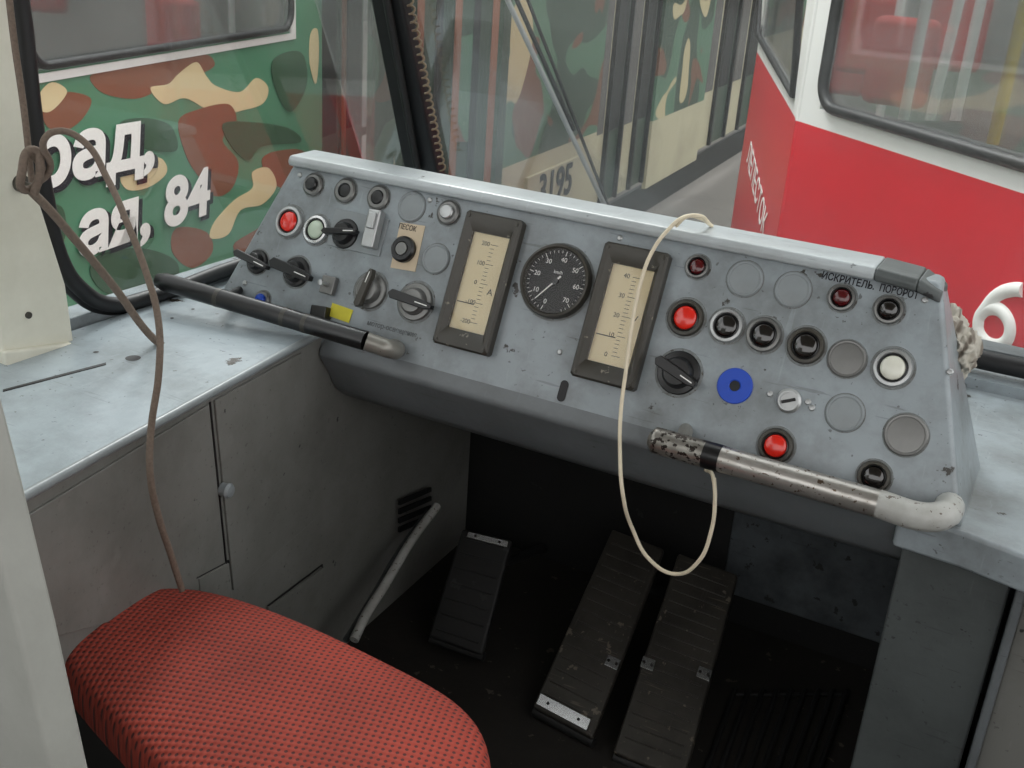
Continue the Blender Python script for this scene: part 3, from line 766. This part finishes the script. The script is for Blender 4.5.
for i,(mt_, pxs) in enumerate(patches):
    A.patch('camouflage_patch', pxs, mt_, ta, o=.0015+.0003*i)
wlen = sw1-swl
e_ = sw1
while e_ > sa0-1.5:
    s_ = e_-wlen
    A.rrect('window_gasket', s_, e_, zs+.02, 1.62, .09, .016, M_rubber, ta)
    A.rect('window_glass', s_, e_, zs, 1.65, M_glass2, ta, o=-.01, t=.006)
    A.rect('window_sill', s_-.1, e_, zs-.035, zs-.005, M_white_t, ta, o=.008)
    A.rect('window_mullion', s_-.10, s_, zs, 1.65, M_white_t, ta)
    e_ = s_-.10
A.rect('window_surround', sw1, sw1+.05, zs-.035, 1.9, M_white_t, ta, o=.008)
dm = (sd0+sd1)/2
for i,(u0,u1) in enumerate([(sd0,dm-.01),(dm+.01,sd1)]):
    A.rect('door_leaf', u0+.01, u1, GZ+.4, 1.9, M_dgreen, ta, o=-.06)
    A.rect('door_rib', u0+.10*(u1-u0), u0+.2*(u1-u0), GZ+.5, 1.8, M_brown_t, ta, o=-.045, t=.02)
    A.rect('door_window', u0+.3*(u1-u0), u1-.12*(u1-u0), .1, 1.7, M_blackm, ta, o=-.05, t=.02)
A.rect('interior_back', sa0-2, sa1, GZ+.8, 1.9, M_interd, ta, o=-2.3)
A.rect('interior_floor', sa0-2, sa1, 0.0, .05, M_interd, ta, o=-.1, t=2.2)
for (px,py) in [(182,14)]:
    s_, z_ = A.h(px,py,-.35)
    c = A.pt(s_, .55, -.4)
    box('interior_seat_back', c+Vector((0,0,.05)), (.30,.08,.50), M_seatred, ta, bevel=.03)
for px in (160,232):
    s_, z_ = A.h(px,20,-.7)
    tube('interior_pole', [A.pt(s_,0,-.7), A.pt(s_,1.9,-.7)], .018, M_wmark, ta, smooth=False)
def letter(body, px, py, size, ang=0, sx=1):
    s_, z_ = A.h(px,py)
    text('lettering_outline', body, size, A.M(s_, z_, .009, ang) @ Matrix.Translation((.026,-.018,0)), M_ink, ta, ext=.0005, shear=.1, off=.014, sx=sx)  # dark painted outline, offset behind the white letters
    text('lettering', body, size, A.M(s_, z_, .012, ang), M_wmark, ta, ext=.0008, shear=.1, off=.010, sx=sx)
letter('рад,', 93, 150, .30, -3, 1.28)
letter('ая, 84', 146, 212, .28, -2, 1.28)

# ---- tram B
b1 = hz(600,215,GZ+.35); b2 = hz(757,125,GZ+.35)
B = Pl(b1, (b2-b1))
tb = group('camouflage_tram')
def bs(px): return B.h(px,100)[0]
c0_, c1_, c2_, c3_, c4_, c5_ = bs(500), bs(600), bs(655), bs(704), bs(756), bs(800)
zc = B.h(550,150)[1]; zc2 = B.h(680,110)[1]
B.rect('side_upper', c0_, c1_, zc, 2.6, M_camo, tb)
B.rect('side_lower', c0_, c1_, GZ+.35, zc, M_cream_t, tb)
B.rect('side_upper', c2_, c3_, zc2, 2.6, M_camo, tb)
B.rect('side_lower', c2_, c3_, GZ+.35, zc2, M_cream_t, tb)
B.rect('side_upper', c4_, c5_+3, .35, 2.6, M_camo, tb)
B.rect('side_lower', c4_, c5_+3, GZ+.35, .35, M_cream_t, tb)
B.rect('skirt', c0_, c5_+3, GZ+.12, GZ+.35, M_blackm, tb, o=-.05)
for (q0,q1) in ((c1_,c2_),(c3_,c4_)):
    nn = 4; st = (q1-q0)/nn
    for i in range(nn):
        u0 = q0+i*st; u1 = u0+st*.92
        B.rect('door_leaf', u0, u1, GZ+.4, 2.6, M_dgreen if i%2 else M_cream_t, tb, o=-.05)
        B.rect('door_seal', u1, u0+st, GZ+.4, 2.6, M_rubber, tb, o=-.02, t=.05)
        B.rect('door_pane', u0+st*.2, u1-st*.15, .0, 2.3, M_blackm if i%2 else M_interd, tb, o=-.04, t=.02)
B.rect('front_post', c0_-.03, c0_+.06, GZ+.35, 2.6, M_dgreen, tb, o=.01)
corner = B.pt(c0_,0)
fpx = hy(425,100,corner.y-.25)
Fp = Pl(corner, Vector((fpx.x,fpx.y,0))-corner)
fw_ = Fp.h(404,100)[0]
Fp.rect('front_end', 0, fw_, GZ+.35, 2.6, M_dgreen, tb)
nr = 5
for i in range(nr):
    Fp.rect('front_rib', fw_*(.06+i*.19), fw_*(.13+i*.19), GZ+.35, 2.6, M_brown_t if i%2==0 else M_rubber, tb, o=.015)
Fp.rect('front_camo_band', fw_*.32, fw_*.44, .2, 2.6, M_camo, tb, o=.012)
s_, z_ = B.h(552,184)
B.rect('number_board', s_-.42, s_+.42, z_-.13, z_+.11, M_cream_t, tb, o=.02)
text('number', '3195', .27, B.M(s_, z_-.01, .026), M_ink, tb, ext=.001, off=.006)

# ---- tram C
hdc = radians(49)
Q = hz(820,105,.70)
C = Pl(Q, (sin(hdc), -cos(hdc)))
tc_ = group('red_tram')
sK = C.h(797,120)[0]
zr = C.h(860,141)[1]
zw0 = .70
C.rect('front_red', sK, sK+3.2, GZ+.3, zr, M_red_t, tc_)
C.rect('front_white', sK, sK+3.2, zr, zw0-.015, M_white_t, tc_)
C.rect('front_white_post', sK, 0, zw0-.015, 2.4, M_white_t, tc_)
C.rect('front_white_post', 2.2, 3.2, zw0-.015, 2.4, M_white_t, tc_)
C.rect('front_header', 0, 2.2, 1.75, 2.4, M_white_t, tc_)
C.rrect('window_gasket', 0.01, 2.2, zw0, 1.75, .10, .022, M_rubber, tc_)
C.rect('window_glass', 0, 2.2, zw0-.015, 1.75, M_glass2, tc_, o=-.01, t=.006)
C.rect('bumper', sK, sK+3.2, GZ+.15, GZ+.3, M_blackm, tc_, o=-.02)
K = C.pt(sK,0)
hd2 = radians(24)
C2 = Pl(K, (-sin(hd2), cos(hd2)))
L0 = GZ+.3
f1 = C2.h(757,52); f2 = C2.h(730,232)
prism('side_red', [C2.pt(0,L0), C2.pt(f2[0],L0), C2.pt(*f2), C2.pt(*f1), C2.pt(0,zr)], -C2.n*.02, M_red_t, tc_)
g1, g2, g3, g4 = C2.h(760,36), C2.h(795,96), C2.h(806,-60), C2.h(765,-60)
prism('side_white', [C2.pt(0,zr), C2.pt(*f1), C2.pt(*g1), C2.pt(*g2), C2.pt(0,g2[1]+.03)], -C2.n*.02, M_white_t, tc_)
prism('side_post', [C2.pt(0,g2[1]+.03), C2.pt(*g2), C2.pt(g3[0],2.2), C2.pt(0,2.2)], -C2.n*.02, M_white_t, tc_)
prism('side_post', [C2.pt(*f1), C2.pt(*g1), C2.pt(g4[0],g4[1]), C2.pt(f1[0]+.02,g4[1])], -C2.n*.02, M_white_t, tc_)
prism('side_glass', [C2.pt(*p, -.006) for p in (g1,g2,g3,g4)], -C2.n*.004, M_glass2, tc_)
tube('side_gasket', [C2.pt(*p, .008) for p in (g4,g1,g2,g3)], .016, M_rubber, tc_, smooth=False)
tube('corner_red', [C.pt(sK,L0,-.02), C.pt(sK,zr,-.02)], .024, M_red_t, tc_, smooth=False)
tube('corner_white', [C.pt(sK,zr,-.02), C.pt(sK,2.4,-.02)], .024, M_white_t, tc_, smooth=False)
C.rect('interior_back', -.8, 3.4, -.2, 2.4, M_inter, tc_, o=-2.6)
C.rect('interior_floor', 0, 3.3, .0, .05, M_interd, tc_, o=-.1, t=2.4)
C.rect('interior_dash', .05, 3.1, .05, zw0-.05, M_interd, tc_, o=-.15, t=.5)
for (px,py,o_) in [(872,15,-1.2),(905,40,-.9),(960,10,-1.5),(848,40,-1.4)]:
    s_, z_ = C.h(px,py,o_)
    box('interior_seat_back', C.pt(s_, z_-.1, o_), (.30,.1,.4), M_seatred, tc_, bevel=.04)
for (px,o_,mt) in [(915,-.45,M_white_t),(938,-.7,M_wmark),(968,-.8,M_wmark),(1012,-.4,M_ypole),(890,-1.2,M_wmark)]:
    s_, z_ = C.h(px,60,o_)
    tube('interior_pole', [C.pt(s_,.1,o_), C.pt(s_+(.12 if px==938 else 0),2.4,o_)], .022, mt, tc_, smooth=False)
sc_, zc_ = C.h(994,327)
R6 = .060
stroke = []
for k in range(25):
    an = radians(150 - k*15); stroke.append(C.pt(sc_+R6*1.15*cos(an), zc_+R6*sin(an), -.012))
stem = [C.pt(sc_+R6*1.15*cos(radians(t)), zc_+R6*sin(radians(t)), -.012) for t in (200,170,150)] + [C.pt(sc_-.02, zc_+.10, -.012), C.pt(sc_+.04, zc_+.14, -.012), C.pt(sc_+.075, zc_+.150, -.012)]
tube('number_bowl', stroke, .027, M_wmark, tc_)
tube('number_stem', stem, .027, M_wmark, tc_)
s_, z_ = C2.h(757,188)
text('side_lettering', 'ЛЕПЕСТОК', .17, C2.M(s_, z_, .006, -12), M_wmark, tc_, ext=.001, sx=.95)

prism('wall_depot', [(-22,24,GZ),(16,24,GZ),(16,24,7),(-22,24,7)], (0,.2,0), M_hall)
prism('wall_depot_left', [(-14,-6,GZ),(-14,24,GZ),(-14,24,7),(-14,-6,7)], (-.2,0,0), M_hall)

# ------------------------------------------------------------------ light
w = bpy.data.worlds.new('world'); scene.world = w; w.use_nodes = True
nt = w.node_tree; bg = nt.nodes['Background']
bg.inputs['Color'].default_value = (.99,.985,.98,1); bg.inputs['Strength'].default_value = 1.85
def area(name, loc, tgt, sz, en, col=(1,1,1)):
    ld = bpy.data.lights.new(name,'AREA'); ld.energy = en; ld.size = sz; ld.color = col
    o = bpy.data.objects.new(name, ld); scene.collection.objects.link(o); o.location = loc
    o.rotation_euler = (Vector(tgt)-Vector(loc)).to_track_quat('-Z','Y').to_euler()
area('daylight_area', (-3.0,4.5,4.2), (-.7,1.2,.7), 1.4, 210, (1,.985,.96))
